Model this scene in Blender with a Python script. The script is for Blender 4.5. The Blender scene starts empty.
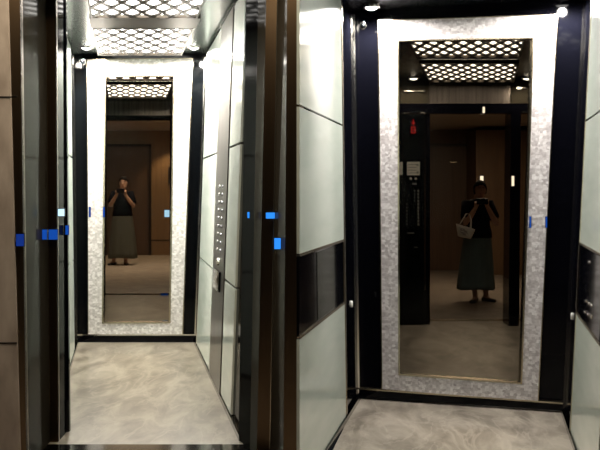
import bpy, bmesh, math, random
from mathutils import Vector, Matrix
random.seed(7)
PI = math.pi
sc = bpy.context.scene
COL = sc.collection

# ------------------------------------------------------------------ camera, world, exposure
F, HZ, CH = 1000.0, 192.0, 1.4          # focal length in pixels, horizon row, camera height
cam = bpy.data.cameras.new('camera'); camo = bpy.data.objects.new('camera', cam); COL.objects.link(camo)
cam.sensor_width = 36.0; cam.lens = F * 36.0 / 600.0
cam.shift_y = -(225.0 - HZ) / 600.0
camo.location = (0, 0, CH); camo.rotation_euler = (PI / 2, 0, 0)
cam.clip_start = 0.05; cam.clip_end = 200
sc.camera = camo
w = bpy.data.worlds.new('world'); sc.world = w; w.use_nodes = True
w.node_tree.nodes['Background'].inputs[0].default_value = (0.75, 0.85, 1.0, 1)
w.node_tree.nodes['Background'].inputs[1].default_value = 0.012
sc.view_settings.view_transform = 'Standard'; sc.view_settings.look = 'None'
sc.view_settings.gamma = 1.0; sc.view_settings.use_curve_mapping = False
sc.view_settings.exposure = 0.0

NARROW_GLOW = 16.0      # ceiling panels of the narrow lift
WIDE_GLOW = 7.5        # ceiling panels of the wide lift
MIRROR_GLOW_N, MIRROR_GLOW_W = 30.0, 16.0

def lamp(name, kind, loc, energy, color=(1, .95, .86), size=.1, rot=None, spot=None, sy=None):
    l = bpy.data.lights.new(name, kind); l.energy = energy; l.color = color
    if kind == 'AREA':
        l.size = size
        if sy: l.shape = 'RECTANGLE'; l.size_y = sy
    else: l.shadow_soft_size = size
    if kind == 'SPOT': l.spot_size = math.radians(spot or 110); l.spot_blend = .5
    o = bpy.data.objects.new(name, l); COL.objects.link(o); o.location = loc
    if rot: o.rotation_euler = rot
    return o

# two rooms whose long axes meet near the camera; u sideways, z away from the camera, h up
AX_N, AX_W = -0.176, 0.187
def RN(u, z, h): return Vector((AX_N * z + u, z, h))
def RW(u, z, h): return Vector((AX_W * z + u, z, h))
def at(px, py, z): return Vector(((px - 300) * z / F, z, CH + (HZ - py) * z / F))
DN, DW = 9.36, 6.83                      # back walls; the wide one is turned a little
def zw(px): return 6.942 / (1 + .329 * (px - 300) / F)
def atw(px, py, d=0): return at(px, py, zw(px) + d)

# fill lights added to the lobbies that the mirrors show, plus a wall washer
lamp('lobby_fill_narrow', 'AREA', RN(.2, 18.4, 2.70), 112, (1, .86, .68), 1.2, sy=2.5)
lamp('lobby_wall_washer', 'SPOT', RN(1.0, 21.75, 2.66), 100, (1, .8, .5), .04, spot=100)
lamp('lobby_fill_wide', 'AREA', RW(-.1, 14.2, 2.44), 95, (1, .86, .7), 1.2, sy=2.0)

lamp('lobby_fill', 'AREA', (-.8, 4.4, 2.95), 34, (1, .82, .6), .8, sy=.8)  # added out of view to brighten the stone wall and bronze jambs

# ------------------------------------------------------------------ materials
MATS = {}
def mat(name, color, rough=.5, metal=0, coat=0, ior=1.45, spec=.5):
    m = bpy.data.materials.new(name); m.use_nodes = True; b = m.node_tree.nodes['Principled BSDF']
    b.inputs['Base Color'].default_value = (*color, 1); b.inputs['Roughness'].default_value = rough
    b.inputs['Metallic'].default_value = metal; b.inputs['IOR'].default_value = ior
    b.inputs['Specular IOR Level'].default_value = spec
    if coat: b.inputs['Coat Weight'].default_value = coat; b.inputs['Coat Roughness'].default_value = .04
    MATS[name] = m; return m
def nt(m): return m.node_tree.nodes, m.node_tree.links, m.node_tree.nodes['Principled BSDF']
def ramp(m, stops):
    n = m.node_tree.nodes.new('ShaderNodeValToRGB'); e = n.color_ramp.elements
    while len(e) < len(stops): e.new(.5)
    for el, (p, c) in zip(e, stops): el.position = p; el.color = (*c, 1)
    return n
def coords(m, scale):
    ns, ls, b = nt(m); tc = ns.new('ShaderNodeTexCoord'); mp = ns.new('ShaderNodeMapping')
    mp.inputs['Scale'].default_value = scale; ls.new(tc.outputs['Object'], mp.inputs[0]); return mp
def noise_mat(name, stops, scale=(1, 1, 1), nscale=5, detail=6, rough=.5, metal=0, bump=0, dist=0, coat=0, spec=.5):
    m = mat(name, stops[0][1], rough, metal, coat, spec=spec); ns, ls, b = nt(m)
    mp = coords(m, scale); n = ns.new('ShaderNodeTexNoise'); n.inputs['Scale'].default_value = nscale
    n.inputs['Detail'].default_value = detail; n.inputs['Distortion'].default_value = dist
    ls.new(mp.outputs[0], n.inputs['Vector']); r = ramp(m, stops); ls.new(n.outputs[0], r.inputs[0]); ls.new(r.outputs[0], b.inputs['Base Color'])
    if bump:
        bp = ns.new('ShaderNodeBump'); bp.inputs['Strength'].default_value = bump; bp.inputs['Distance'].default_value = .01
        ls.new(n.outputs[0], bp.inputs['Height']); ls.new(bp.outputs[0], b.inputs['Normal'])
    return m
def emit(name, color, s):
    m = bpy.data.materials.new(name); m.use_nodes = True; ns = m.node_tree.nodes; ns.clear()
    e = ns.new('ShaderNodeEmission'); e.inputs[0].default_value = (*color, 1); e.inputs[1].default_value = s
    o = ns.new('ShaderNodeOutputMaterial'); m.node_tree.links.new(e.outputs[0], o.inputs[0]); MATS[name] = m; return m

BLACK = mat('polished_black', (.002, .0025, .003), .07, ior=1.25)
NAVY = mat('polished_navy_black', (.0018, .0019, .0035), .07, ior=1.25)
GREYBAND = mat('grey_reflection', (.03, .032, .025), .15, ior=1.15)  # grey carries the opposite glass's reflection in its colour
GLASS = noise_mat('back_painted_glass', [(.35, (.60, .665, .605)), (.65, (.66, .715, .655))], (1, 1, 6), 2, 2, .12)
BRONZE = mat('polished_bronze', (.13, .09, .054), .3, 1)
DBRONZE = mat('dark_bronze', (.075, .066, .055), .12, 1)
SMOKE = mat('smoked_steel', (.030, .026, .019), .09, 0, ior=1.3, spec=.012)
JAMBK = mat('black_jamb', (.004, .004, .004), .08, 0, ior=1.3, spec=.012)
CHROME = mat('chrome', (.75, .72, .66), .15, 1)
GOLD = mat('champagne_trim', (.55, .48, .36), .25, 1)
CEILB = mat('ceiling_gloss', (.13, .16, .145), .25, .6)
CEILD = mat('ceiling_dark_gloss', (.03, .032, .035), .2, .5)
LATT = mat('lattice_bronze', (.045, .037, .027), .4, .6)
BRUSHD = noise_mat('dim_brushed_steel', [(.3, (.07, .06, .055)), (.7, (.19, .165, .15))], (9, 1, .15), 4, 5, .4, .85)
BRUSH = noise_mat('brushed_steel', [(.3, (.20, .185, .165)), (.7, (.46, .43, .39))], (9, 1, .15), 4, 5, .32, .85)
COPM = noise_mat('brushed_panel_steel', [(.3, (.13, .125, .115)), (.7, (.21, .20, .185))], (4, 4, .2), 6, 4, .28, .9)
STONE = noise_mat('lobby_stone', [(.3, (.38, .32, .27)), (.7, (.6, .53, .46))], (3, 3, 1.2), 4, 8, .35)
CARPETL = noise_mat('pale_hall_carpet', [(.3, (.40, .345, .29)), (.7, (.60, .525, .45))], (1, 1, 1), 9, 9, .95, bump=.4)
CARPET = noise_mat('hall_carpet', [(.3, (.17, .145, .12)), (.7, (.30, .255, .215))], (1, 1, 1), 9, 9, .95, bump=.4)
DOORW = noise_mat('walnut_door', [(.3, (.085, .05, .033)), (.5, (.12, .072, .046)), (.7, (.15, .09, .058))], (16, 1, .5), 2.2, 8, .42, dist=.4)
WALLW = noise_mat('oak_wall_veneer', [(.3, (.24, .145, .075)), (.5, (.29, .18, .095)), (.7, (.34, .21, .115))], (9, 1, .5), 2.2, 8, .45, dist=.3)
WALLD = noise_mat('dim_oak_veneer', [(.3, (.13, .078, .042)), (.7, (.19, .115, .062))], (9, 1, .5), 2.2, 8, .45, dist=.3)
WALLP = noise_mat('lobby_wallpaper', [(.3, (.20, .125, .08)), (.7, (.26, .165, .105))], (6, 1, .6), 3, 6, .6)
DARKW = noise_mat('dark_door_frame', [(.3, (.018, .012, .01)), (.7, (.03, .02, .015))], (8, 1, 1), 3, 4, .4)
LCEIL = noise_mat('lobby_plaster', [(.3, (.42, .36, .29)), (.7, (.48, .41, .33))], (1, 1, 1), 5, 3, .8)
SKIN = mat('skin', (.52, .31, .22), .5); HAIR = mat('dark_hair', (.008, .006, .005), .7, spec=.15)
SHIRT = mat('black_shirt', (.004, .0045, .008), .9, spec=.15); SHOE = mat('black_shoe', (.015, .013, .012), .35)
EYEW = mat('eye_white', (.7, .68, .64), .3); EYED = mat('iris_dark', (.02, .012, .01), .2); LIP = mat('lips', (.32, .11, .09), .45)
BAGM = noise_mat('canvas_bag', [(.35, (.74, .70, .63)), (.65, (.86, .82, .76))], (1, 1, 1), 14, 4, .8, bump=.2)
BAGP = mat('bag_print', (.28, .26, .25), .8)
CARD = mat('notice_card', (.50, .49, .46), .6); INK = mat('notice_ink', (.16, .15, .14), .7)
PHONE = mat('phone_black', (.01, .01, .012), .2); LENS = mat('phone_lens', (.03, .03, .05), .05)
LEGEND = mat('button_legend', (.42, .42, .40), .5)
OVALM = mat('plain_white', (.85, .84, .8), .3)
BTN = mat('button_ring', (.6, .58, .54), .2, 1); BTND = mat('button_dim', (.22, .23, .24), .35, .5)
SKIRT_A = noise_mat('grey_green_skirt', [(.3, (.085, .09, .075)), (.7, (.12, .125, .105))], (8, 8, .4), 4, 4, .85)
SKIRT_B = noise_mat('teal_grey_skirt', [(.3, (.085, .125, .13)), (.7, (.125, .175, .18))], (8, 8, .4), 4, 4, .85)
for nm, s in (('narrow', NARROW_GLOW), ('wide', WIDE_GLOW), ('narrow_mirror', MIRROR_GLOW_N), ('wide_mirror', MIRROR_GLOW_W)):
    emit('diffuser_' + nm, (1, .965, .90), s)
BULB = emit('lamp_white', (1, .97, .92), 14); BLUE = emit('blue_glint', (.012, .11, .62), .6); BLUEW = emit('blue_white_glint', (.55, .8, 1), 1.4); BLUEM = emit('mirrored_glint', (.35, .65, 1), 4.0); BLUEB = emit('bright_blue_glint', (.03, .28, 1), 1.1)  # the blues glow in place of reflections, not as lamps
BLUED = emit('dim_blue_glint', (.015, .06, .42), .5); RED = emit('red_display', (1, .05, .05), 1.0); SCONCE = emit('sconce_white', (1, .95, .85), 5)  # the dim blue is a glowing reflection too

# marble
def marble(name, a, b_, c):
    m = mat(name, a, .34); ns, ls, b = nt(m); mp = coords(m, (1.7, .62, 1))
    n = ns.new('ShaderNodeTexNoise'); n.inputs['Scale'].default_value = 3.2; n.inputs['Detail'].default_value = 10; n.inputs['Roughness'].default_value = .62; n.inputs['Distortion'].default_value = .6
    ls.new(mp.outputs[0], n.inputs['Vector']); r = ramp(m, [(.36, a), (.5, b_), (.64, c)]); ls.new(n.outputs[0], r.inputs[0])
    v = ns.new('ShaderNodeTexNoise'); v.inputs['Scale'].default_value = 1.7; v.inputs['Detail'].default_value = 8; v.inputs['Distortion'].default_value = 2.2
    ls.new(mp.outputs[0], v.inputs['Vector'])
    r2 = ramp(m, [(.475, (0, 0, 0)), (.5, (1, 1, 1)), (.525, (0, 0, 0))]); ls.new(v.outputs[0], r2.inputs[0])
    mx = ns.new('ShaderNodeMixRGB'); mx.inputs[2].default_value = (*[min(1, x * 1.25) for x in c], 1)
    ml = ns.new('ShaderNodeMath'); ml.operation = 'MULTIPLY'; ml.inputs[1].default_value = .4
    ls.new(r2.outputs[0], ml.inputs[0]); ls.new(ml.outputs[0], mx.inputs[0]); ls.new(r.outputs[0], mx.inputs[1]); ls.new(mx.outputs[0], b.inputs['Base Color'])
    return m
MARBLE = marble('beige_marble', (.10, .086, .064), (.17, .149, .114), (.245, .217, .168))
MARBLEW = marble('grey_beige_marble', (.15, .13, .107), (.26, .228, .19), (.37, .33, .28))

# mother-of-pearl mosaic
def pearl(name, lo, mid, hi):
    m = mat(name, mid, .28, coat=.3); ns, ls, b = nt(m); mp = coords(m, (1, 1, 1.25))
    v = ns.new('ShaderNodeTexVoronoi'); v.distance = 'CHEBYCHEV'; v.inputs['Scale'].default_value = 46; v.inputs['Randomness'].default_value = .55
    ls.new(mp.outputs[0], v.inputs['Vector'])
    sp = ns.new('ShaderNodeSeparateColor'); ls.new(v.outputs['Color'], sp.inputs[0])
    n = ns.new('ShaderNodeTexNoise'); n.inputs['Scale'].default_value = 60; n.inputs['Detail'].default_value = 4; ls.new(mp.outputs[0], n.inputs['Vector'])
    mu = ns.new('ShaderNodeMath'); mu.operation = 'MULTIPLY_ADD'; mu.inputs[1].default_value = .6; ls.new(n.outputs[0], mu.inputs[0])
    ad = ns.new('ShaderNodeMath'); ad.operation = 'MULTIPLY'; ad.inputs[1].default_value = .5; ls.new(sp.outputs[0], ad.inputs[0]); ls.new(ad.outputs[0], mu.inputs[2])
    r = ramp(m, [(.2, lo), (.55, mid), (.85, hi)]); ls.new(mu.outputs[0], r.inputs[0]); ls.new(r.outputs[0], b.inputs['Base Color'])
    bp = ns.new('ShaderNodeBump'); bp.inputs['Strength'].default_value = .25; bp.inputs['Distance'].default_value = .01
    ls.new(sp.outputs[1], bp.inputs['Height']); ls.new(bp.outputs[0], b.inputs['Normal'])
    return m
PEARL_N = pearl('pearl_mosaic', (.40, .38, .35), (.60, .57, .54), (.80, .78, .75))
PEARL_W = pearl('lilac_pearl_mosaic', (.40, .36, .37), (.62, .58, .59), (.86, .83, .84))

def mirror_mat(name, tint):
    m = bpy.data.materials.new(name); m.use_nodes = True; ns = m.node_tree.nodes; ls = m.node_tree.links; ns.clear()
    t = ns.new('ShaderNodeBsdfTransparent'); t.inputs[0].default_value = (*tint, 1)
    g = ns.new('ShaderNodeBsdfGlossy'); g.inputs['Roughness'].default_value = .02; g.inputs[0].default_value = (1, 1, 1, 1)
    mx = ns.new('ShaderNodeMixShader'); mx.inputs[0].default_value = .002; o = ns.new('ShaderNodeOutputMaterial')
    ls.new(t.outputs[0], mx.inputs[1]); ls.new(g.outputs[0], mx.inputs[2]); ls.new(mx.outputs[0], o.inputs[0]); MATS[name] = m; return m
MIRROR_N = mirror_mat('tinted_mirror_narrow', (.52, .49, .44)); MIRROR_W = mirror_mat('tinted_mirror_wide', (.47, .44, .39))

# ------------------------------------------------------------------ mesh helpers
def wloc(o):
    v = Vector((0, 0, 0))
    while o is not None: v += o.location; o = o.parent
    return v
class MB:
    def __init__(s): s.v = []; s.f = []
    def add(s, vs, fs):
        n = len(s.v); s.v += [Vector(v) for v in vs]; s.f += [[i + n for i in f] for f in fs]; return s
    def hexa(s, front, back):                     # two quads, corners in the same order
        return s.add(list(front) + list(back), [(0, 1, 2, 3), (7, 6, 5, 4), (0, 4, 5, 1), (1, 5, 6, 2), (2, 6, 7, 3), (3, 7, 4, 0)])
    def slab(s, pts, off):                        # polygon pushed along off
        off = Vector(off); n = len(pts); pts = [Vector(p) for p in pts]
        return s.add(pts + [p + off for p in pts], [tuple(range(n)), tuple(range(2 * n - 1, n - 1, -1))] + [(i, n + i, n + (i + 1) % n, (i + 1) % n) for i in range(n)])
    def box(s, R, u0, u1, z0, z1, h0, h1):
        return s.hexa([R(u0, z0, h0), R(u1, z0, h0), R(u1, z0, h1), R(u0, z0, h1)], [R(u0, z1, h0), R(u1, z1, h0), R(u1, z1, h1), R(u0, z1, h1)])
    def ring(s, out, inn, off):                   # picture frame between two quads
        off = Vector(off); o = [Vector(p) for p in out]; i = [Vector(p) for p in inn]; n = 4
        vs = o + i + [p + off for p in o] + [p + off for p in i]; fs = []
        for k in range(4):
            j = (k + 1) % 4
            fs += [(k, j, 4 + j, 4 + k), (8 + j, 8 + k, 12 + k, 12 + j), (k, 8 + k, 8 + j, j), (4 + j, 12 + j, 12 + k, 4 + k)]
        return s.add(vs, fs)
    def loft(s, rings, cap=True):
        n = len(rings[0]); vs = [p for r in rings for p in r]; fs = []
        for a in range(len(rings) - 1):
            for k in range(n):
                j = (k + 1) % n; fs.append((a * n + k, a * n + j, (a + 1) * n + j, (a + 1) * n + k))
        if cap: fs += [tuple(range(n - 1, -1, -1)), tuple((len(rings) - 1) * n + k for k in range(n))]
        return s.add(vs, fs)
    def tube(s, pts, rad, n=10, flat=1.0):
        pts = [Vector(p) for p in pts]; rad = rad if isinstance(rad, (list, tuple)) else [rad] * len(pts); rings = []
        for i, p in enumerate(pts):
            d = (pts[min(i + 1, len(pts) - 1)] - pts[max(i - 1, 0)]).normalized()
            a = d.cross(Vector((0, 0, 1))); a = a.normalized() if a.length > .05 else d.cross(Vector((0, 1, 0))).normalized(); b = d.cross(a)
            rings.append([p + rad[i] * (a * math.cos(2 * PI * k / n) + b * flat * math.sin(2 * PI * k / n)) for k in range(n)])
        return s.loft(rings)
    def ell(s, c, r, nu=16, nv=10, keep=None):
        c = Vector(c); vs = []; fs = []
        for a in range(nv + 1):
            t = PI * a / nv
            for k in range(nu):
                p = 2 * PI * k / nu; vs.append(c + Vector((r[0] * math.sin(t) * math.cos(p), r[1] * math.sin(t) * math.sin(p), r[2] * math.cos(t))))
        for a in range(nv):
            for k in range(nu):
                j = (k + 1) % nu; f = (a * nu + k, (a + 1) * nu + k, (a + 1) * nu + j, a * nu + j)
                if keep is None or keep(sum((vs[i] for i in f), Vector()) / 4 - c): fs.append(f)
        return s.add(vs, fs)
    def build(s, name, m, parent=None, smooth=False, bevel=0, origin=None):
        me = bpy.data.meshes.new(name)
        if parent is not None: o0 = wloc(parent)
        elif origin is not None: o0 = Vector(origin)
        else:
            xs = [v.x for v in s.v]; ys = [v.y for v in s.v]; zs = [v.z for v in s.v]
            o0 = Vector(((min(xs) + max(xs)) / 2, (min(ys) + max(ys)) / 2, min(zs)))
        me.from_pydata([v - o0 for v in s.v], [], s.f); me.update()
        bm = bmesh.new(); bm.from_mesh(me); bmesh.ops.remove_doubles(bm, verts=bm.verts, dist=1e-6)
        loose = [v for v in bm.verts if not v.link_faces]
        if loose: bmesh.ops.delete(bm, geom=loose, context='VERTS')
        bmesh.ops.recalc_face_normals(bm, faces=bm.faces)
        if smooth:
            for f in bm.faces: f.smooth = True
        bm.to_mesh(me); bm.free(); me.materials.append(m)
        o = bpy.data.objects.new(name, me); COL.objects.link(o)
        if parent is not None: o.parent = parent
        else: o.location = o0
        if bevel:
            b = o.modifiers.new('bevel', 'BEVEL'); b.width = bevel; b.segments = 2; b.limit_method = 'ANGLE'
        return o
def tag(o, label, cat, group=None):
    o['label'] = label; o['category'] = cat
    if group: o['group'] = group
    return o
def thing(name, label, cat, loc, group=None):
    o = bpy.data.objects.new(name, None); COL.objects.link(o); o.location = loc; o.empty_display_size = .1
    return tag(o, label, cat, group)
def struct(name, mb, m, label=None, parent=None, **k):
    o = mb.build(name, m, parent, **k)
    if parent is None: o['kind'] = 'structure'
    if label: o['label'] = label
    return o
def Y(t): return Vector((0, t, 0))

# ------------------------------------------------------------------ setting: narrow lift (left)
HC = 2.66
struct('floor', MB().slab([RN(-.75, 5.55, 0), RN(.66, 5.55, 0), RN(.665, DN, 0), RN(-.46, DN, 0)], (0, 0, -.06)), MARBLE, 'beige veined marble floor of the narrow lift')
struct('ceiling', MB().box(RN, -.62, .86, 5.3, DN + .02, HC + .035, HC + .1), CEILB, 'glossy dark ceiling of the narrow lift')
def wall_n(z, h, off=0): return RN(.665 + .036 * h - off, z, h)
def wall_nl(z, h, off=0): return RN(-.44 - .013 * h + off, z, h)
def panel(mb, fn, z0, z1, h0, h1, o0, o1):
    return mb.hexa([fn(z0, h0, o1), fn(z1, h0, o1), fn(z1, h1, o1), fn(z0, h1, o1)], [fn(z0, h0, o0), fn(z1, h0, o0), fn(z1, h1, o0), fn(z0, h1, o0)])
wr = struct('wall_right', panel(MB(), wall_n, 5.62, DN + .06, 0, HC + .03, -.05, 0), JAMBK, 'right wall of the narrow lift')
SEAM = [.03, .81, 1.70, HC]
for z0, z1 in ((7.68, 8.98), (6.12, 6.74)):
    for a, b in zip(SEAM, SEAM[1:]):
        panel(MB(), wall_n, z0, z1, a + .008, b - .008, .001, .014).build('glass_panel', GLASS, wr)
panel(MB(), wall_n, 9.0, 9.05, 0, HC, .001, .018).build('trim', CHROME, wr)
panel(MB(), wall_n, 9.31, 9.345, 0, HC, .001, .012).build('trim', CHROME, wr)
panel(MB(), wall_n, 5.62, 9.34, 0, .03, .001, .02).build('skirting', DBRONZE, wr)
wl = struct('wall_left', panel(MB(), wall_nl, 5.85, DN + .06, 0, HC + .03, -.05, 0), BLACK, 'left wall of the narrow lift')
for a, b in zip(SEAM, SEAM[1:]): panel(MB(), wall_nl, 6.3, 8.66, a + .008, b - .008, .001, .014).build('glass_panel', GLASS, wl)
panel(MB(), wall_nl, 9.2, 9.34, 0, HC, .001, .012).build('trim', CHROME, wl)
panel(MB(), wall_nl, 5.85, 9.3, 0, .03, .001, .02).build('skirting', DBRONZE, wl)
# back wall round the mirror
bw = struct('wall_back', MB().slab([at(74, 344, DN), at(91, 344, DN), at(91, 52, DN), at(70, 52, DN)], Y(.05)), BLACK, 'black back wall panels beside the narrow mirror')
MB().slab([at(179, 344, DN), at(200, 344, DN), at(212, 52, DN), at(188, 52, DN)], Y(.05)).build('black_panel', BLACK, bw)
MB().slab([at(85, 66, DN + .001), at(193, 66, DN + .001), at(193, 50, DN + .001), at(85, 50, DN + .001)], Y(.05)).build('top_panel', BLACK, bw)
struct('baseboard_back', MB().slab([at(73, 342.3, DN - .05), at(197, 342.3, DN - .05), at(196, 335.5, DN - .05), at(73, 335.5, DN - .05)], Y(.1)), NAVY, 'black plinth under the narrow mirror')
struct('trim_1', MB().slab([at(73, 335.6, DN - .055), at(196, 335.6, DN - .055), at(196, 334.2, DN - .055), at(73, 334.2, DN - .055)], Y(.1)), CHROME, 'thin steel strip above the plinth of the narrow lift')

# entrance of the narrow lift: jambs in stepped dark bronze
def strip(t0, t1, b0, b1, z0, z1, th=.05, top=-45, bot=None):
    yb = lambda z: HZ + CH / z * F
    y0, y1 = yb(z0), yb(z1)
    def X(t, b, y): return t + (b - t) * (y - 10) / 430.0
    ht0 = HZ - (2.64 - CH) / z0 * F; ht1 = HZ - (2.64 - CH) / z1 * F
    return MB().slab([at(X(t0, b0, y0), y0, z0), at(X(t1, b1, y1), y1, z1), at(X(t1, b1, ht1), ht1, z1), at(X(t0, b0, ht0), ht0, z0)], Y(th))
lw = struct('wall_front', strip(-480, 8, -480, 19.5, 5.0, 5.0, .08), STONE, 'beige stone lobby wall left of the narrow lift')
for yy in (97, 343): MB().slab([at(-480, yy + .6, 4.999), at(17, yy + .6, 4.999), at(17, yy - .6, 4.999), at(-480, yy - .6, 4.999)], Y(-.002)).build('joint', BLACK, lw)
dj = struct('trim_2', strip(8, 20, 19.5, 26, 5.02, 5.04), BRONZE, 'left bronze door jamb of the narrow lift')
strip(20, 46, 26, 49.5, 5.04, 5.6, .03).build('reveal', SMOKE, dj)
strip(46, 55.5, 49.5, 58, 5.6, 5.6, .04).build('door_edge', BRONZE, dj)
strip(45.4, 46.4, 49, 50, 5.598, 5.598, .004).build('edge_line', GOLD, dj)
strip(55.5, 63, 58, 65.5, 5.6, 5.8, .02).build('inner_reveal', JAMBK, dj)
strip(62.5, 66, 65, 69.5, 5.82, 5.84, .03).build('inner_jamb', NAVY, dj)
rj = struct('trim_3', strip(287, 299.3, 283.5, 299.3, 4.98, 4.96, .05), BRONZE, 'right bronze door jamb of the narrow lift')
strip(277, 287, 270, 283.5, 5.3, 5.0, .03).build('reveal', SMOKE, rj)
strip(276.6, 277.6, 269.6, 270.6, 5.296, 5.296, .004).build('edge_line', GOLD, rj)
strip(266, 277, 257, 270, 5.32, 5.3, .03).build('door_edge', BRONZE, rj)
strip(258, 266, 250, 257, 5.45, 5.32, .02).build('inner_reveal', SMOKE, rj)
strip(246, 258, 238.5, 250, 5.64, 5.46, .02).build('inner_jamb', JAMBK, rj)
struct('trim_4', MB().slab([RN(-.78, 5.0, .0), RN(.72, 5.0, .0), RN(.69, 5.55, .0), RN(-.76, 5.55, .0)], (0, 0, -.05)), DBRONZE, 'bronze door sill of the narrow lift')
struct('trim_5', MB().box(RN, -.62, .8, 5.0, 5.3, 2.60, 2.78), DBRONZE, 'door header of the narrow lift')

# ------------------------------------------------------------------ setting: wide lift (right)
HW = 2.60
struct('floor', MB().slab([RW(-.81, 4.45, 0), RW(.5, 4.45, 0), RW(.50, zw(563) , 0), RW(-.875, DW, 0)], (0, 0, -.06)), MARBLEW, 'grey beige marble floor of the wide lift')
struct('ceiling', MB().box(RW, -.96, .76, 4.3, DW + .02, HW + .035, HW + .1), CEILD, 'glossy dark ceiling of the wide lift')
def wall_wl(z, h, off=0): return RW(-.874 - .0128 * h + off, z, h)
def wall_wr(z, h, off=0): return RW(.490 + .05 * h - off, z, h)
wl2 = struct('wall_left', panel(MB(), wall_wl, 5.06, DW + .05, 0, HW + .03, -.03, 0), NAVY, 'left wall of the wide lift')
def zpx(px, h): return (-.874 - .0128 * h + .012) / ((px - 487) / F)
def gl_left(h0, h1, o1=.012, far=6.12, m=GLASS, name='glass_panel'):
    mb = MB(); a0, a1 = zpx(299.6, h0), zpx(299.6, h1)
    mb.hexa([wall_wl(a0, h0, o1), wall_wl(far, h0, o1), wall_wl(far, h1, o1), wall_wl(a1, h1, o1)], [wall_wl(a0, h0, -.002), wall_wl(far, h0, -.001), wall_wl(far, h1, -.001), wall_wl(a1, h1, -.002)])
    return mb.build(name, m, wl2)
gl_left(.03, .715); gl_left(1.112, 1.803); gl_left(1.815, HW)
gl_left(.73, 1.098, .010, m=NAVY, name='black_band')
panel(MB(), wall_wl, 5.15, 5.72, .74, 1.088, .010, .013).build('reflection_panel', GREYBAND, wl2)  # grey sheet standing in for the reflection of the opposite glass
for h in (.722, 1.105): gl_left(h - .007, h + .007, .014, m=GOLD, name='band_trim')
panel(MB(), wall_wl, 6.125, 6.165, .0, HW, .001, .016).build('trim', GOLD, wl2)
panel(MB(), wall_wl, 6.76, 6.80, .0, HW, .001, .014).build('trim', CHROME, wl2)
panel(MB(), wall_wl, 4.75, 6.8, 0, .028, .001, .022).build('skirting', DBRONZE, wl2)
wr2 = struct('wall_right', panel(MB(), wall_wr, 4.4, 6.42, 0, HW + .03, -.05, 0), NAVY, 'right wall of the wide lift')
for a, b in ((.03, .70), (1.112, 1.803), (1.815, HW)): panel(MB(), wall_wr, 4.4, 5.73, a, b, .001, .012).build('glass_panel', GLASS, wr2)
panel(MB(), wall_wr, 5.735, 5.765, 0, HW, .001, .016).build('trim', GOLD, wr2)
panel(MB(), wall_wr, 6.30, 6.335, .0, HW, .001, .014).build('trim', CHROME, wr2)
panel(MB(), wall_wr, 4.4, 6.32, 0, .028, .001, .022).build('skirting', DBRONZE, wr2)
for h in (.705, 1.105): panel(MB(), wall_wr, 4.4, 5.73, h - .006, h + .006, .001, .014).build('band_trim', GOLD, wr2)
bw2 = struct('wall_back', MB().slab([atw(354, 404, 0), atw(387, 404, 0), atw(384, 0, 0), atw(349, 0, 0)], Y(.05)), NAVY, 'black back wall panels beside the wide mirror')
MB().slab([atw(535, 404, 0), atw(568, 404, 0), atw(590, 0, 0), atw(552, 0, 0)], Y(.05)).build('black_panel', NAVY, bw2)
MB().slab([atw(376, 27, +.001), atw(560, 27, +.001), atw(560, 0, +.001), atw(376, 0, +.001)], Y(.05)).build('top_panel', NAVY, bw2)
struct('baseboard_back', MB().slab([atw(355, 397.2, -.05), atw(566, 411, -.05), atw(566, 403.6, -.05), atw(355, 389, -.05)], Y(.1)), NAVY, 'black plinth under the wide mirror')
struct('trim_6', MB().slab([atw(357, 389.4, -.055), atw(565, 404.4, -.055), atw(565, 402.9, -.055), atw(357, 387.9, -.055)], Y(.1)), GOLD, 'thin steel strip above the plinth of the wide lift')

# lobby side of the entrances, beyond the frame
FL = lambda u, z, h: Vector((u, z, h))
struct('wall_front', MB().box(FL, 1.40, 4.2, 4.30, 4.40, 0, 3.2).box(FL, .02, 1.49, 4.36, 4.46, 2.72, 3.2), STONE, 'stone lobby wall right of the wide lift')
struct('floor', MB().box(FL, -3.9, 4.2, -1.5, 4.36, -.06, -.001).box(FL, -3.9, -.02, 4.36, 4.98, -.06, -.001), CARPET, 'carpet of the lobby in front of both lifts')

# ------------------------------------------------------------------ framed mirrors
def quad(pts, z): return [at(x, y, z(x) if callable(z) else z) for x, y in pts]
def shrink(q, d):
    cx = sum(p[0] for p in q) / 4; return [(x + (d if x < cx else -d), y + dy) for (x, y), dy in zip(q, (-d, -d, d, d))]
def framed_mirror(outer, inner, D, pm, mm, label):
    base = at((outer[0][0] + outer[1][0]) / 2, max(outer[0][1], outer[1][1]), D(-.04)(outer[0][0]))
    t = thing('framed_mirror', label, 'mirror', base)
    MB().ring(quad(outer, D(-.05)), quad(inner, D(-.05)), Y(.07)).build('pearl_frame', pm, t)
    MB().ring(quad(shrink(outer, -1.0), D(-.045)), quad(shrink(outer, .0), D(-.045)), Y(.06)).build('outer_trim', GOLD, t)
    MB().ring(quad(shrink(inner, -.2), D(-.054)), quad(shrink(inner, 1.3), D(-.054)), Y(.07)).build('inner_trim', GOLD, t)
    MB().slab(quad(shrink(inner, -.6), D(-.02)), Y(.004)).build('mirror_glass', mm, t)
    return t
framed_mirror([(88.5, 334.5), (182, 334.5), (192, 59), (87.5, 60)], [(102, 323.5), (170.3, 323), (174.5, 75), (104.5, 75.5)], lambda d: (lambda x: DN + d), PEARL_N, MIRROR_N,
              'tall narrow mirror in a white pearl mosaic frame, in the left lift')
framed_mirror([(382.5, 389), (537.5, 402), (557, 15), (379, 21)], [(398.5, 375), (522, 384), (534, 37), (397.5, 40)], lambda d: (lambda x: zw(x) + d), PEARL_W, MIRROR_W,
              'wide mirror in a lilac-white pearl mosaic frame, in the right lift')

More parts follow.
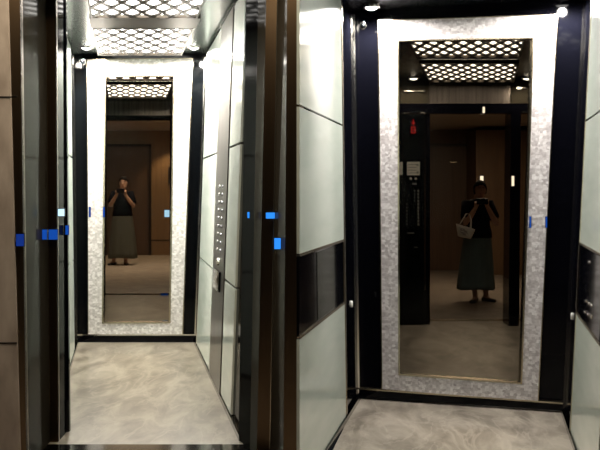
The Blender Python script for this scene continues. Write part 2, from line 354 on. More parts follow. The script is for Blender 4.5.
# ------------------------------------------------------------------ lattice ceiling lights
def clip(p, q, x0, x1, y0, y1):
    t0, t1 = 0., 1.; dx, dy = q[0] - p[0], q[1] - p[1]
    for a, b in ((-dx, p[0] - x0), (dx, x1 - p[0]), (-dy, p[1] - y0), (dy, y1 - p[1])):
        if abs(a) < 1e-9:
            if b < 0: return None
        else:
            r = b / a
            if a < 0: t0 = max(t0, r)
            else: t1 = min(t1, r)
    return None if t0 >= t1 else ((p[0] + dx * t0, p[1] + dy * t0), (p[0] + dx * t1, p[1] + dy * t1))
def lattice_light(R, u0, u1, z0, z1, h, dm, label, pu=.141, pz=.36, wid=.033, group=None):
    t = thing('ceiling_light', label, 'ceiling light', R((u0 + u1) / 2, (z0 + z1) / 2, h + .03), group)
    MB().box(R, u0, u1, z0, z1, h + .02, h + .03).build('diffuser', MATS[dm], t)
    mb = MB(); sl = pz / pu
    n = int((u1 - u0) / pu) + int((z1 - z0) / pz) + 4
    for sgn in (1, -1):
        for k in range(-n, n + 1):
            c = u0 + k * pu
            p, q = (c - sgn * 20, z0 - 20 * sl), (c + sgn * 20, z0 + 20 * sl)
            seg = clip(p, q, u0, u1, z0, z1)
            if not seg: continue
            (a, b), (c2, d) = seg; hw = wid / 2 * (1 + .0)
            mb.hexa([R(a - hw, b, h), R(a + hw, b, h), R(c2 + hw, d, h), R(c2 - hw, d, h)], [R(a - hw, b, h + .012), R(a + hw, b, h + .012), R(c2 + hw, d, h + .012), R(c2 - hw, d, h + .012)])
            # stepped cloud notches at the crossings
    # small plates where the bars cross
    i = 0; z = z0
    while z < z1 + 1e-6:
        u = u0 + (0 if i % 2 == 0 else pu / 2)
        while u < u1 + 1e-6:
            a, b = .020, .034
            mb.box(R, max(u - a, u0), min(u + a, u1), max(z - b, z0), min(z + b, z1), h - .001, h + .0125); u += pu
        z += pz / 2; i += 1
    mb.build('lattice', LATT, t)
    f = MB(); e = .014
    for b in ((u0 - e, u1 + e, z0 - e * 2, z0), (u0 - e, u1 + e, z1, z1 + e * 2), (u0 - e, u0, z0, z1), (u1, u1 + e, z0, z1)): f.box(R, *b, h - .004, h + .03)
    f.build('frame', LATT, t)
    return t
HL = 2.65
lattice_light(RN, -.225, .515, 7.66, 9.12, HL, 'diffuser_narrow', 'lit lattice ceiling panel right above the narrow framed mirror')
lattice_light(RN, -.225, .515, 5.72, 7.16, HL, 'diffuser_narrow', 'lit lattice ceiling panel nearest the doors of the narrow lift')
struct('trim_7', MB().box(RN, -.25, .55, 7.20, 7.62, HL - .002, HL + .03), LATT, 'bronze strip between the ceiling panels of the narrow lift')
lattice_light(RW, -.60, .30, 4.6, 6.1, 2.603, 'diffuser_wide', 'lit lattice ceiling panel of the wide lift')

# recessed spots
def downlight(R, u, z, h, label, watts, r=.045):
    t = thing('recessed_spotlight', label, 'spotlight', R(u, z, h))
    c = R(u, z, h); n = 20
    ringm = MB()
    P = lambda rr, hh: [c + Vector((rr * math.cos(2 * PI * k / n), rr * math.sin(2 * PI * k / n), hh)) for k in range(n)]
    ringm.loft([P(r, .03), P(r * 1.35, .03), P(r * 1.35, 0), P(r * 1.25, -.006), P(r, 0), P(r, .03)], cap=False).build('chrome_ring', CHROME, t, smooth=True)
    MB().ell(c + Vector((0, 0, .012)), (r * .98, r * .98, .03), 18, 10).build('bulb', BULB, t, smooth=True)
    if watts:
        l = lamp('spot_lamp', 'SPOT', Vector((0, 0, -.045)), watts, (1, .95, .87), .03, spot=176); l.parent = t
downlight(RN, -.335, 8.95, HC + .03, 'bright recessed spotlight at the top left corner of the narrow mirror', 230)
downlight(RN, .625, 8.95, HC + .03, 'bright recessed spotlight at the top right corner of the narrow mirror', 230)
downlight(RW, -.757, 6.55, HW + .008, 'recessed spotlight at the top left corner of the wide mirror', 110)
downlight(RW, .44, 6.2, HW + .03, 'recessed spotlight at the top right corner of the wide mirror', 110)
# dome cameras with chrome rings
def dome(p, r, label):
    t = thing('security_camera', label, 'camera', p); n = 16
    ax = Vector((0, -1, -.25)).normalized(); a = Vector((1, 0, 0)); b = ax.cross(a)
    P = lambda rr, d: [p + ax * d + rr * (a * math.cos(2 * PI * k / n) + b * math.sin(2 * PI * k / n)) for k in range(n)]
    MB().loft([P(r * .7, 0), P(r, 0), P(r * 1.05, .012), P(r * .95, .02), P(r * .7, .015), P(r * .7, 0)], cap=False).build('chrome_ring', CHROME, t, smooth=True)
    MB().ell(p + ax * .008, (r * .7, r * .7, r * .7), 14, 8).build('dome', BLACK, t, smooth=True)
    MB().tube([p - ax * .06, p], [r * .5, r * .6], 12).build('stem', DBRONZE, t, smooth=True)
dome(at(82.5, 62, 9.1), .03, 'small chrome ringed dome camera in the upper left corner of the narrow lift')
dome(at(362.5, 25.5, 6.6), .024, 'small chrome ringed dome camera in the upper left corner of the wide lift')

# ------------------------------------------------------------------ narrow lift: control panel on the right wall
cp = thing('control_panel', 'full height brushed steel button panel between pale glass panels in the left lift', 'control panel', wall_n(7.2, 0, .01))
panel(MB(), wall_n, 6.8, 7.62, .03, HC, .0, .018).build('face_plate', COPM, cp)
def wdisc(fn, z, h, r, o0, o1, n=12, zs=2.4):
    P = lambda o, rr: [fn(z + zs * rr * math.cos(2 * PI * k / n), h + rr * math.sin(2 * PI * k / n), o) for k in range(n)]
    return MB().loft([P(o0, r), P(o1, r * .92)])
for i in range(9):
    h = 1.44 - i * .057
    for zz, mm in ((7.08, BTND), (7.30, LEGEND)):
        wdisc(wall_n, zz, h, .012, .018, .024).build('button', mm, cp)
wdisc(wall_n, 7.2, .90, .03, .018, .030).build('key_switch', CHROME, cp)
bx_ = panel(MB(), wall_n, 6.98, 7.42, .70, .84, .018, .034).build('phone_box', BLACK, cp)
panel(MB(), wall_n, 7.05, 7.2, .76, .80, .034, .040).build('latch', CHROME, bx_)
# wide lift: low control panel in the black band on the right wall
cw = thing('control_panel', 'low black button panel in the dark band of the right wall of the right lift', 'control panel', wall_wr(5.3, .72, .01))
panel(MB(), wall_wr, 4.6, 5.72, .715, 1.095, .001, .010).build('face_plate', NAVY, cw)
for px, py in ((591, 262), (588, 301), (591.3, 303.5), (587, 312), (590.5, 314.5), (594, 306), (594, 317)):
    h = .9
    for _ in range(4): z = (.490 + .05 * h) / ((px - 487) / F); h = CH - (py - HZ) * z / F
    wdisc(wall_wr, z, h, .008, .010, .015, 10, 2.0).build('button', BTN, cw)
def disc(fn, z, h, label):  # small white oval on a black side wall
    t = wdisc(fn, z, h, .022, .0, .010, 12, .55)
    o = t.build('wall_disc', OVALM, None); tag(o, label, 'disc')
disc(wall_wl, 6.5, .672, 'small white oval disc low on the black left wall of the right lift')
disc(wall_wr, 6.12, .64, 'small white oval disc low on the black right wall of the right lift')

# ------------------------------------------------------------------ blue and white reflections, each built as a small glowing patch
def glint(px, py, wpx, hpx, z, m, label, th=.01, rim=.5):  # glowing patch that stands in for a reflection on the surface
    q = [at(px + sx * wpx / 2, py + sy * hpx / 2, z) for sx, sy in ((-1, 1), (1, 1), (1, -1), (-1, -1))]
    t = thing('reflection_glint', label, 'reflection', at(px, py + hpx / 2, z))
    MB().slab(q, Y(-th * .6)).build('glow_face', m, t)
    MB().ring([at(px + sx * (wpx / 2 + rim), py + sy * (hpx / 2 + rim), z) for sx, sy in ((-1, 1), (1, 1), (1, -1), (-1, -1))], q, Y(-th)).build('glint_rim', BLACK, t)
ZFJ = 13.6
glint(61.5, 212.5, 6.5, 7, 5.60, BLUEW, 'bright blue-white square reflection on the inner reveal of the left door jamb')
glint(53.5, 234.5, 9, 10, 5.58, BLUE, 'blue rectangular reflection right of the thin gold line on the left jamb')
glint(43.5, 234.5, 8, 10, 5.46, BLUE, 'blue rectangular reflection left of the thin gold line on the left jamb')
glint(67.3, 230, 3.2, 9, 5.80, BLUE, 'narrow blue reflection at the edge beside the left lift wall')
glint(20.5, 240, 8, 12, 5.01, BLUED, 'dim blue reflection on the bronze jamb next to the stone wall')
glint(248.5, 215, 2.2, 6, 5.46, BLUEB, 'tiny blue-white reflection on the black inner right jamb of the left lift')
glint(270.5, 215.5, 9, 6, 5.27, BLUEB, 'wide blue reflection on the right door edge of the left lift')
glint(277.6, 243.5, 6.5, 11, 5.10, BLUEB, 'upright bright blue reflection on the right door reveal of the left lift')
glint(167, 213.5, 5, 7, ZFJ + .02, BLUEM, 'bright blue-white reflection in the mirror beside the oak wall of the left lift')
glint(164.5, 296.5, 7, 6, 13.55, BLUE, 'blue reflection low in the left mirror by the lift sill')
glint(165, 321.5, 4.5, 2.0, 10.0, BLUEM, 'tiny white reflection at the bottom right corner of the left mirror')
glint(530, 222, 1.6, 11, zw(530) - .055, BLUE, 'dim blue reflection on the inner right edge of the wide mirror frame', rim=.15)  # frame-edge glows from here on, made as emissive strips
glint(546, 222, 1.6, 11, zw(546) - .05, BLUE, 'dim blue reflection on the outer right edge of the wide mirror frame', rim=.15)
glint(90, 212, 1.6, 10, DN - .05, BLUE, 'dim blue reflection on the outer left edge of the narrow mirror frame', rim=.15)
glint(104, 212, 1.6, 10, DN - .055, BLUE, 'dim blue reflection on the inner left edge of the narrow mirror frame', rim=.15)

# ------------------------------------------------------------------ what the narrow mirror shows
ZF = 13.6; ZB = 22.2
struct('floor', MB().slab([RN(-.5, DN + .06, 0), RN(.75, DN + .06, 0), RN(.75, ZF, 0), RN(-.5, ZF, 0)], (0, 0, -.05)), MARBLE, 'marble lift floor seen in the narrow mirror')
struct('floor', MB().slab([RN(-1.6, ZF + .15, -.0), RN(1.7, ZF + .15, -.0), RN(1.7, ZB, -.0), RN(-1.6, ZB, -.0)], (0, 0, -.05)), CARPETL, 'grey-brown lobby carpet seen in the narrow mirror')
struct('trim_8', MB().box(RN, -.6, .8, ZF, ZF + .15, -.05, .004), DBRONZE, 'bronze lift sill seen in the narrow mirror')
struct('ceiling', MB().box(RN, -.5, .75, DN + .06, ZF, 2.632, 2.70), CEILB, 'dark lift ceiling seen in the narrow mirror')
lattice_light(RN, -.19, .53, 9.75, 10.75, 2.60, 'diffuser_narrow_mirror', 'nearer of two lit lattice panels at the top of the narrow mirror', pz=.42)
lattice_light(RN, -.19, .53, 11.15, 12.75, 2.60, 'diffuser_narrow_mirror', 'farther lit lattice panel in the narrow mirror, next to the steel transom', pz=.42)
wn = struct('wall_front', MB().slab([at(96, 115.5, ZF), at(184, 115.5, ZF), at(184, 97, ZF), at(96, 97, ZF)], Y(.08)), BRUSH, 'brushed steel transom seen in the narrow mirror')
MB().slab([at(94, 120.5, ZF - .01), at(186, 120.5, ZF - .01), at(186, 115.3, ZF - .01), at(94, 115.3, ZF - .01)], Y(.12)).build('door_header', NAVY, wn)
MB().slab([at(94, 97, ZF - .01), at(186, 97, ZF - .01), at(186, 93, ZF - .01), at(94, 93, ZF - .01)], Y(.1)).build('top_rail', CEILB, wn)
MB().slab([at(169.8, 296, ZF), at(182, 296, ZF), at(182, 82, ZF), at(169.8, 82, ZF)], Y(.08)).build('right_jamb', BLACK, wn)
MB().slab([at(94, 296, ZF), at(104.5, 296, ZF), at(104.5, 82, ZF), at(94, 82, ZF)], Y(.08)).build('left_jamb', BLACK, wn)
struct('wall_left', MB().box(RN, -.52, -.47, DN + .06, ZF, 0, 2.63), BLACK, 'left lift wall seen in the narrow mirror')
struct('wall_right', MB().box(RN, .72, .77, DN + .06, ZF, 0, 2.63), BLACK, 'right lift wall seen in the narrow mirror')
struct('ceiling', MB().box(RN, -1.6, 1.7, ZF + .08, ZB, 2.76, 2.82), LCEIL, 'lobby ceiling seen in the narrow mirror')
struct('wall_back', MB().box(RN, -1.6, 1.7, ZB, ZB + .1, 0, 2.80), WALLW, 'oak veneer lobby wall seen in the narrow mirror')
struct('wall_left', MB().box(RN, -1.7, -1.6, ZF, ZB + .1, 0, 2.8), WALLP, 'left lobby wall seen in the narrow mirror')
struct('wall_right', MB().box(RN, 1.7, 1.8, ZF, ZB + .1, 0, 2.8), WALLP, 'right lobby wall seen in the narrow mirror')
lobj = struct('trim_9', MB().slab([at(151.3, 240.8, ZB - .01), at(190, 240.8, ZB - .01), at(190, 239.8, ZB - .01), at(151.3, 239.8, ZB - .01)], Y(.02)), DARKW, 'dark joint low on the oak wall in the narrow mirror')
d1 = struct('door_1', MB().slab([at(106.5, 254.8, ZB - .04), at(148.6, 254.8, ZB - .04), at(149, 146.5, ZB - .04), at(106.5, 146.5, ZB - .04)], Y(.05)), DOORW, 'brown wooden door behind the woman in the narrow mirror')
df = MB()
for a in ((103.5, 107, 144, 255.3), (148.5, 151, 144, 255.3), (103.5, 151, 144, 146.8)): df.slab([at(a[0], a[3], ZB - .07), at(a[1], a[3], ZB - .07), at(a[1], a[2], ZB - .07), at(a[0], a[2], ZB - .07)], Y(.07))
df.build('door_frame', DARKW, d1)
MB().tube([at(107.5, 206, ZB - .12), at(115, 206, ZB - .12)], .014, 8).build('door_handle', CHROME, d1, smooth=True)
MB().tube([at(107.8, 206, ZB - .12), at(107.8, 206, ZB - .03)], .02, 8).build('handle_rose', CHROME, d1, smooth=True)
sg = MB().slab([at(168.2, 184, ZB - .04), at(170.4, 184, ZB - .04), at(170.4, 167, ZB - .04), at(168.2, 167, ZB - .04)], Y(.03)).build('wall_plaque', DARKW, None, bevel=.004)
tag(sg, 'thin dark upright plaque on the oak wall in the left mirror', 'plaque')

# ------------------------------------------------------------------ what the wide mirror shows
ZG, ZE = 10.55, 17.9
struct('floor', MB().slab([RW(-1.1, DW + .06, 0), RW(.8, DW + .06, 0), RW(.8, ZG + .3, 0), RW(-1.1, ZG + .3, 0)], (0, 0, -.05)), MARBLEW, 'marble lift floor seen in the wide mirror')
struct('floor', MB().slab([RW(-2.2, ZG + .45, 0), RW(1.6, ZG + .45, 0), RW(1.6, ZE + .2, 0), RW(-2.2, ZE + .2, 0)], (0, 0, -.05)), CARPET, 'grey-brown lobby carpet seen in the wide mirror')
struct('trim_10', MB().box(RW, -1.1, .8, ZG + .3, ZG + .45, -.05, .004), GOLD, 'pale metal lift sill seen in the wide mirror')
struct('ceiling', MB().box(RW, -1.1, .8, DW + .06, ZG, 2.577, 2.64), CEILD, 'dark lift ceiling seen in the wide mirror')
lattice_light(RW, -.585, .27, 7.35, 8.5, 2.545, 'diffuser_wide_mirror', 'nearer of two lit lattice panels at the top of the wide mirror', pu=.115, pz=.36)
lattice_light(RW, -.585, .27, 8.9, 10.4, 2.545, 'diffuser_wide_mirror', 'farther lit lattice panel in the wide mirror, above the steel transom', pu=.115, pz=.36)
downlight(RW, -.756, 10.3, HW - .03, 'recessed spotlight left of the lattice in the wide mirror', 38, .05)
downlight(RW, .415, 10.3, HW - .03, 'recessed spotlight right of the lattice in the wide mirror', 38, .05)
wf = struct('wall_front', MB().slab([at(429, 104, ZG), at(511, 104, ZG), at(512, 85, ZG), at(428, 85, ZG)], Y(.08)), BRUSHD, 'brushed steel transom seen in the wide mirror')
MB().slab([at(399, 113.5, ZG - .02), at(540, 113.5, ZG - .02), at(540, 103.5, ZG - .02), at(399, 103.5, ZG - .02)], Y(.12)).build('door_header', NAVY, wf)
MB().slab([at(398, 104, ZG - .01), at(429, 104, ZG - .01), at(429, 80, ZG - .01), at(398, 80, ZG - .01)], Y(.1)).build('left_head_panel', SMOKE, wf)
MB().slab([at(511, 104, ZG - .01), at(540, 104, ZG - .01), at(540, 80, ZG - .01), at(511, 80, ZG - .01)], Y(.1)).build('right_head_panel', SMOKE, wf)
for a, b, y in ((404, 425, 91), (517, 531, 88), (403, 409, 113.3), (420, 425, 112.7), (517, 528, 112)): MB().slab([at(a, y + .7, ZG - .035), at(b, y + .7, ZG - .035), at(b, y - .7, ZG - .035), at(a, y - .7, ZG - .035)], Y(.02)).build('bright_edge', CHROME, wf)
MB().slab([at(425.2, 325, ZG), at(430, 325, ZG), at(430, 114, ZG), at(425.2, 114, ZG)], Y(.3)).build('left_jamb', NAVY, wf)
MB().slab([at(508.5, 330, ZG - .1), at(519, 330, ZG - .1), at(521, 110, ZG - .1), at(511, 110, ZG - .1)], Y(.3)).build('right_jamb', NAVY, wf)
struct('wall_left', MB().box(RW, -1.0, -.94, DW + .06, ZG, 0, 2.575), NAVY, 'left lift wall seen in the wide mirror')
struct('wall_right', MB().box(RW, .60, .66, DW + .06, ZG, 0, 2.575), NAVY, 'right lift wall seen in the wide mirror')
c2 = thing('control_panel', 'tall black button panel with red floor display at the left in the wide mirror', 'control panel', at(412, 325, ZG))
MB().slab([at(398, 325, ZG - .05), at(424.8, 325, ZG - .05), at(424.8, 114, ZG - .05), at(398, 114, ZG - .05)], Y(.025)).build('face_plate', BLACK, c2)
ZC = ZG - .052
def flat(px, py, w_, h_, m, name, par, d=.004, z=None):
    z = z or ZC
    return MB().slab([at(px + sx * w_ / 2, py + sy * h_ / 2, z) for sx, sy in ((-1, 1), (1, 1), (1, -1), (-1, -1))], Y(-d)).build(name, m, par)
dsp = flat(413.3, 126, 7, 17, NAVY, 'display', c2)
a = MB()                                             # arrow over a figure 8
zz = ZC - .0045
a.slab([at(412.8, 119.5, zz), at(413.8, 119.5, zz), at(413.8, 123.2, zz), at(412.8, 123.2, zz)][::-1], Y(-.002))
a.slab([at(413.3, 125.2, zz), at(415.3, 122.4, zz), at(411.3, 122.4, zz)], Y(-.002))
a.build('down_arrow', RED, dsp)
e = MB()
for cx, cy, ww, hh in ((413.3, 127, 4, 1), (413.3, 129.9, 4, 1), (413.3, 132.8, 4, 1), (411.5, 128.4, 1, 3), (415.1, 128.4, 1, 3), (411.5, 131.4, 1, 3), (415.1, 131.4, 1, 3)):
    e.slab([at(cx + sx * ww / 2, cy + sy * hh / 2, zz) for sx, sy in ((-1, 1), (1, 1), (1, -1), (-1, -1))], Y(-.002))
e.build('figure_eight', RED, dsp)
card = flat(413.4, 168.5, 13, 13.5, CARD, 'notice_card', c2)
ln = MB()
for y in (164.5, 167.3, 170.1, 173): ln.slab([at(407.8 + sx, y + sy, zz) for sx, sy in ((0, .3), (9, .3), (9, -.3), (0, -.3))], Y(-.001))
for y in (165, 172.5): ln.slab([at(416.6 + sx, y + sy, zz) for sx, sy in ((0, 1), (2, 1), (2, -1), (0, -1))], Y(-.001))
ln.build('printed_lines', INK, card)
flat(400.6, 168.5, 4, 13, CARD, 'side_card', c2)
def fdisc(px, py, r, m, name, par, z=None, n=10):
    z = z or ZC
    P = lambda d, s=1: [at(px + s * r * math.cos(2 * PI * k / n), py + s * r * math.sin(2 * PI * k / n), z) + Y(-d) for k in range(n)]
    return MB().loft([P(0), P(.006, .9)]).build(name, m, par)
for x in (410.7, 415.8): fdisc(x, 178.6, 1.3, LEGEND, 'button', c2)
flat(414.5, 183.8, 4.6, 1.6, BTND, 'text_plate', c2)
for i in range(11): fdisc(418.2, 190.8 + i * 3.35, .95, LEGEND, 'button', c2); fdisc(406.8 if i > 3 else 414.6, 190.8 + i * 3.35, .8, BTND, 'button', c2)
flat(410.5, 233, 7, 1.2, BTND, 'label_strip', c2); flat(416, 247.2, 4, .8, BTND, 'label_strip', c2)
struct('ceiling', MB().box(RW, -2.2, 1.6, ZG + .1, ZE + .1, 2.52, 2.58), LCEIL, 'lobby ceiling seen in the wide mirror')
struct('wall_back', MB().box(RW, -2.2, 1.6, ZE + .06, ZE + .16, 0, 2.56), WALLP, 'lobby wall seen in the wide mirror')
struct('wall_left', MB().box(RW, -2.3, -2.2, ZG + .2, ZE + .2, 0, 2.56), WALLP, 'left lobby wall seen in the wide mirror')
struct('wall_right', MB().box(RW, 1.6, 1.7, ZG + .2, ZE + .2, 0, 2.56), WALLP, 'right lobby wall seen in the wide mirror')
ZP = 16.9
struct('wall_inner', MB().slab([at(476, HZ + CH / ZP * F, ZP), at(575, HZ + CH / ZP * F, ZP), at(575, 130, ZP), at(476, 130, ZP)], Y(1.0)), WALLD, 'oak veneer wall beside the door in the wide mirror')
d2 = struct('door_2', MB().slab([at(426, 270, ZE - .03), at(474.2, 270, ZE - .03), at(474.2, 146, ZE - .03), at(426, 146, ZE - .03)], Y(.05)), DOORW, 'brown wooden door in the wide mirror')
df = MB()
for q in ((471.8, 475.6, 143.5, 270.2), (420, 475.6, 143.5, 146.5)): df.slab([at(q[0], q[3], ZE - .07), at(q[1], q[3], ZE - .07), at(q[1], q[2], ZE - .07), at(q[0], q[2], ZE - .07)], Y(.1))
df.build('door_frame', DARKW, d2)
MB().slab([at(450, 163, ZE - .035), at(457, 163, ZE - .035), at(457, 161.6, ZE - .035), at(450, 161.6, ZE - .035)], Y(.005)).build('number_plate', GOLD, d2)
def sconce(px, py, wpx, hpx, z, label):
    t = thing('wall_light', label, 'wall light', at(px, py + hpx / 2, z))
    MB().slab([at(px + sx * wpx / 2, py + sy * hpx / 2, z - .03) for sx, sy in ((-1, 1), (1, 1), (1, -1), (-1, -1))], Y(-.03)).build('lit_tube', SCONCE, t)
    MB().slab([at(px + sx * (wpx / 2 + .5), py + sy * (hpx / 2 + .5), z) for sx, sy in ((-1, 1), (1, 1), (1, -1), (-1, -1))], Y(-.03)).build('back_plate', DBRONZE, t)
sconce(481.6, 179, 3.0, 6, ZP, 'small bright wall light just above the head of the woman in the right mirror')
sconce(512.6, 181, 2.0, 10, ZG - .1, 'thin upright bright light on the dark jamb right of the woman in the right mirror')
sconce(483.5, 110, 1.8, 6, ZG - .02, 'tiny bright light on the dark header in the right mirror')

# ------------------------------------------------------------------ people
def person(base, s, label, skirt_mat, A, phone_label, kx):
    """A = dict of pose numbers in metres of a 1.62 m figure; faces -Y."""
    root = thing('person', label, 'person', base)
    T = lambda p: base + Vector(p) * s
    b = MB()
    tb = lambda pts, r, n=14, flat=1.0: b.tube([T(p) for p in pts], [x * s for x in r], n, flat)
    # torso, neck, legs, feet
    def ringz(z, rx, ry, y=0, x=0, n=20): return [T((x + rx * math.cos(2 * PI * k / n), y + ry * math.sin(2 * PI * k / n), z)) for k in range(n)]
    b.loft([ringz(.74, .10, .09), ringz(.82, .165, .115), ringz(.92, .16, .11), ringz(1.02, .128, .092), ringz(1.14, .138, .10), ringz(1.25, .155, .10), ringz(1.315, .15, .08), ringz(1.345, .09, .062, .005), ringz(1.37, .052, .054, .005), ringz(1.43, .049, .052, -.004)])
    hx, hy, hz = A['head']
    b.tube([T((0, .003, 1.36)), T((hx * .7, hy * .6, hz - .06))], [.05 * s, .047 * s], 14)
    b.ell(T((hx, hy, hz)), (.070 * s, .088 * s, .108 * s), 24, 16)
    b.ell(T((hx, hy - .03, hz - .055)), (.054 * s, .058 * s, .058 * s), 20, 12)             # jaw
    b.tube([T((hx, hy - .083, hz + .022)), T((hx, hy - .101, hz - .018)), T((hx, hy - .086, hz - .026))], [.009 * s, .014 * s, .011 * s], 8)   # nose
    for sx in (-1, 1):
        b.ell(T((hx + sx * .071, hy + .008, hz - .005)), (.012 * s, .022 * s, .033 * s), 10, 8)  # ears
        sh, el, wr_ = (sx * .158, 0, 1.315), A['elbow'][sx], A['wrist'][sx]
        m1 = tuple((p + q) / 2 for p, q in zip(sh, el)); m2 = tuple(p * .65 + q * .35 for p, q in zip(el, wr_))
        tb([(sx * .09, .005, 1.31), sh, m1, el, m2, wr_], [.05, .052, .045, .037, .038, .025])
        kn, an = A['knee'][sx], A['ankle'][sx]
        tb([(sx * .082, 0, .80), (sx * .085, -.005, .62), kn, (kn[0], kn[1] + .012, kn[2] - .12), an], [.088, .075, .054, .052, .034])
        fx = A['toe'][sx]
        tb([(an[0], an[1] + .045, .035), (an[0] * .6 + fx[0] * .4, an[1] * .6 + fx[1] * .4, .038), (fx[0], fx[1], .022)], [.030, .034, .022], 12, .9)
        tb([an, (an[0], an[1] + .02, .04)], [.034, .032])
        # hand: palm, four fingers curled round the phone, thumb from the side
        hd = A['hand'][sx]; w0 = Vector(wr_); hc = Vector(hd)
        tb([wr_, tuple(w0.lerp(hc, .5)), hd], [.026, .033, .034], 12)
        for k in range(4):
            L = (.050, .058, .055, .044)[k]; zo = .030 - .02 * k
            p0 = hc + Vector((-sx * .004, -.010, zo)); p1 = p0 + Vector((-sx * L * .50, -.028, .004)); p2 = p1 + Vector((-sx * L * .5, .006, .0)); p3 = p2 + Vector((-sx * L * .25, .016, -.002))
            tb([tuple(p0), tuple(p1), tuple(p2), tuple(p3)], [.0095, .009, .0085, .007], 8)
        t0 = hc + Vector((-sx * .006, .018, -.006)); t1 = t0 + Vector((-sx * .03, .016, .022)); t2 = t1 + Vector((-sx * .026, -.004, .014))
        tb([tuple(t0), tuple(t1), tuple(t2)], [.012, .011, .009], 8)
    body = b.build('body', SKIN, root, smooth=True)
    rm = body.modifiers.new('fuse', 'REMESH'); rm.mode = 'VOXEL'; rm.voxel_size = .0065; rm.use_smooth_shade = True
    sm = body.modifiers.new('smooth', 'SMOOTH'); sm.factor = .5; sm.iterations = 4
    # face
    for sx in (-1, 1):
        e = MB().ell(T((hx + sx * .028, hy - .0795, hz + .008)), (.0125 * s, .007 * s, .0065 * s), 12, 8).build('eye', EYEW, root, smooth=True)
        MB().ell(T((hx + sx * .028, hy - .0855, hz + .008)), (.0055 * s, .003 * s, .0055 * s), 10, 6).build('iris', EYED, e, smooth=True)
        MB().tube([T((hx + sx * .012, hy - .086, hz + .026)), T((hx + sx * .03, hy - .084, hz + .031)), T((hx + sx * .046, hy - .072, hz + .024))], [.003 * s, .004 * s, .0025 * s], 6).build('eyebrow', HAIR, root, smooth=True)
    MB().ell(T((hx, hy - .087, hz - .052)), (.022 * s, .008 * s, .008 * s), 12, 8).build('mouth', LIP, root, smooth=True)
    # hair: cap open at the face, with a tied knot behind
    h = MB()
    h.ell(T((hx, hy + .006, hz + .010)), (.083 * s, .100 * s, .116 * s), 28, 18, keep=lambda d: not (d.y < -.02 * s and d.z < .058 * s - abs(d.x) * .25) and d.z > (-.095 if A['bob'] else -.06) * s)
    h.ell(T((hx, hy + .105, hz + .0)), (.045 * s, .04 * s, .05 * s), 14, 10)
    if A['bob']:
        for sx in (-1, 1): h.tube([T((hx + sx * .072, hy - .015, hz + .03)), T((hx + sx * .08, hy - .005, hz - .04)), T((hx + sx * .076, hy + .01, hz - .11))], [.02 * s, .024 * s, .012 * s], 10)
    ho = h.build('hair', HAIR, root, smooth=True); so = ho.modifiers.new('thickness', 'SOLIDIFY'); so.thickness = .008; so.offset = 1
    # shirt with short sleeves
    t = MB(); hem = A['hem']
    def rg(z, rx, ry, y=0): return ringz(z, rx, ry, y, 0, 28)
    t.loft([rg(hem, A['hemw'], .128), rg((hem + 1.02) / 2, A['hemw'] * .97, .124), rg(1.03, .158, .116), rg(1.14, .162, .118), rg(1.25, .176, .116), rg(1.318, .168, .094), rg(1.352, .102, .076, .004), rg(1.372, .068, .066, .004)], cap=False)
    for sx in (-1, 1):
        sh = Vector((sx * .150, 0, 1.312)); el = Vector(A['elbow'][sx]); m = sh.lerp(el, .45); m2 = sh.lerp(el, A['sleeve'])
        t.tube([T((sx * .10, 0, 1.30)), T(sh), T(m), T(m2)], [.058 * s, .066 * s, .066 * s, .068 * s], 16)
    to = t.build('shirt', SHIRT, root, smooth=True); so = to.modifiers.new('thickness', 'SOLIDIFY'); so.thickness = .006; so.offset = 1
    # pleated skirt
    k = MB(); n = 72; rings = []
    for i in range(9):
        f = i / 8; z = (hem + .05) * (1 - f) + A['skirt_hem'] * f; rx = A['hemw'] * .93 * (1 - f ** .8) + A['skirtw'] * f ** .8; ry = .122 * (1 - f) + A['skirtw'] * .72 * f
        rings.append([T((A['sway'] * f + rx * (1 + .05 * f * math.sin(9 * q) + .02 * f * math.sin(22 * q)) * math.cos(q), ry * (1 + .05 * f * math.sin(9 * q + .6)) * math.sin(q), z + .008 * f * math.sin(3 * q))) for q in [2 * PI * j / n for j in range(n)]])
    k.loft(rings, cap=False); ko = k.build('skirt', skirt_mat, root, smooth=True); so = ko.modifiers.new('thickness', 'SOLIDIFY'); so.thickness = .006; so.offset = 0
    # shoes
    for sx in (-1, 1):
        an, fx = A['ankle'][sx], A['toe'][sx]; dx, dy = fx[0] - an[0], fx[1] - an[1]; L = math.hypot(dx, dy); ux, uy = dx / L, dy / L; rings = []
        for q, wd, ht in ((-.07, .022, .035), (-.055, .034, .055), (0, .038, .05), (.07, .044, .046), (.12, .046, .042), (.16, .038, .036), (.18, .018, .026)):
            c = (an[0] + ux * q, an[1] + uy * q); wd *= 1.0
            rings.append([T((c[0] - uy * wd * math.cos(2 * PI * j / 14), c[1] + ux * wd * math.cos(2 * PI * j / 14), max(.0, ht / 2 + (ht / 2) * 1.3 * math.sin(2 * PI * j / 14)))) for j in range(14)])
        sh = MB().loft(rings).build('shoe', SHOE, root, smooth=True)
    # phone, held in both hands
    pc = T(A['phone']); pw, ph = .075 * s, .040 * s
    p = thing('phone', phone_label, 'phone', pc - Vector((0, 0, ph)))
    q = [pc + Vector((sx * pw, 0, sz * ph)) for sx, sz in ((-1, -1), (1, -1), (1, 1), (-1, 1))]
    MB().slab(q, Y(.009)).build('phone_case', PHONE, p, bevel=.004)
    MB().ell(pc + Vector((pw * .75, -.001, ph * .5)), (.008, .004, .008), 12, 8).build('camera_lens', LENS, p, smooth=True)
    return T
zA = 19.2
baseA = at(122.5, HZ + CH / zA * F, zA); sA = 1.69 / 1.62
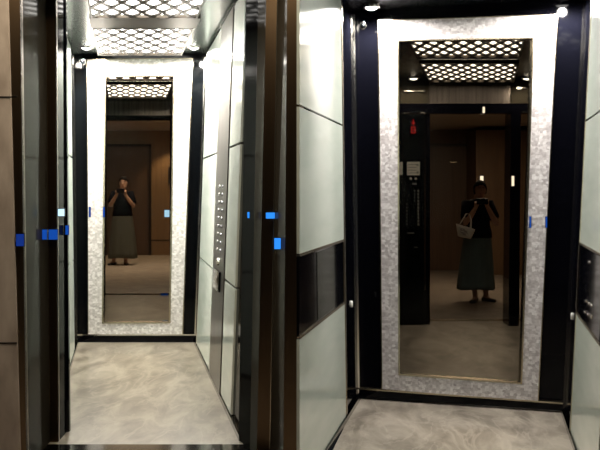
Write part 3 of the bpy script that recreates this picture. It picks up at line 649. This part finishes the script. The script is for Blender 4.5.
poseA = dict(head=(.02, -.01, 1.505), bob=False, elbow={-1: (-.205, -.10, 1.10), 1: (.215, -.10, 1.09)}, wrist={-1: (-.062, -.215, 1.30), 1: (.085, -.215, 1.30)},
    hand={-1: (-.058, -.245, 1.365), 1: (.085, -.245, 1.365)}, phone=(.014, -.299, 1.365), hem=.90, hemw=.185, sleeve=.80,
    skirt_hem=.13, skirtw=.262, sway=.0, knee={-1: (-.12, -.02, .45), 1: (.06, -.02, .45)}, ankle={-1: (-.165, .02, .08), 1: (.055, .02, .08)}, toe={-1: (-.22, -.13, .02), 1: (.10, -.13, .02)})
person(baseA, sA, 'woman in black top and long grey skirt photographing herself, in the narrow left mirror', SKIRT_A, poseA, 'dark phone held up by the woman in the narrow left mirror', 1)
zB = 12.75
baseB = at(477.5, HZ + CH / zB * F, zB); sB = 1.545 / 1.62
poseB = dict(head=(.035, .0, 1.495), bob=False, elbow={-1: (-.175, -.13, 1.05), 1: (.235, -.09, 1.045)}, wrist={-1: (-.055, -.215, 1.27), 1: (.085, -.205, 1.29)},
    hand={-1: (-.05, -.245, 1.335), 1: (.075, -.245, 1.345)}, phone=(.012, -.299, 1.345), hem=.86, hemw=.190, sleeve=.72,
    skirt_hem=.17, skirtw=.245, sway=-.02, knee={-1: (-.06, -.03, .45), 1: (.10, .02, .45)}, ankle={-1: (-.035, -.03, .08), 1: (.13, .09, .08)}, toe={-1: (-.10, -.17, .02), 1: (.20, -.02, .02)})
TB = person(baseB, sB, 'woman in black top and long skirt with a white bag, in the right mirror', SKIRT_B, poseB, 'dark phone held up by the woman in the wide right mirror', 1)

# tote bag hanging from her forearm
zt = zB - .26
bt = thing('tote_bag', 'white canvas tote bag on the arm of the woman in the right mirror', 'bag', at(465, 239.5, zt))
def bagring(xl, xr, yl, yr, th, n=20):
    r = []
    for k in range(n):
        c, s_ = math.cos(2 * PI * k / n), math.sin(2 * PI * k / n)
        f = (c + 1) / 2; r.append(at(xl + (xr - xl) * f, yl + (yr - yl) * f, zt) + Y(th * (abs(s_) ** .6) * (1 if s_ > 0 else -1)))
    return r
MB().loft([bagring(458.6, 470.6, 236.6, 238.9, .035), bagring(457.6, 471.8, 235.0, 236.8, .06), bagring(456.8, 473.8, 230, 233, .065), bagring(456.0, 475.4, 223.5, 229.3, .035), bagring(456.6, 474.9, 224.2, 229.6, .028), bagring(458.5, 472.0, 234, 236, .03)]).build('bag_body', BAGM, bt, smooth=True)
MB().tube([at(459.5, 225, zt - .03), at(463.0, 219, zt - .02), at(466.4, 213.6, zt + .02), at(469.3, 214.2, zt + .05), at(471.2, 220, zt - .0), at(470.8, 228, zt - .03)], .012, 8, .45).build('handle', BAGM, bt, smooth=True)
pr = MB()
for i, (x, y, w_) in enumerate(((462, 228.6, 5), (463.5, 230.6, 7), (462.5, 232.6, 6), (466, 232.4, 3), (464, 234.4, 4))):
    pr.slab([at(x + sx * w_ / 2, y + sx * .9 + sy * .4, zt - .0655) for sx, sy in ((-1, 1), (1, 1), (1, -1), (-1, -1))], Y(-.002))
pr.build('print', BAGP, bt)
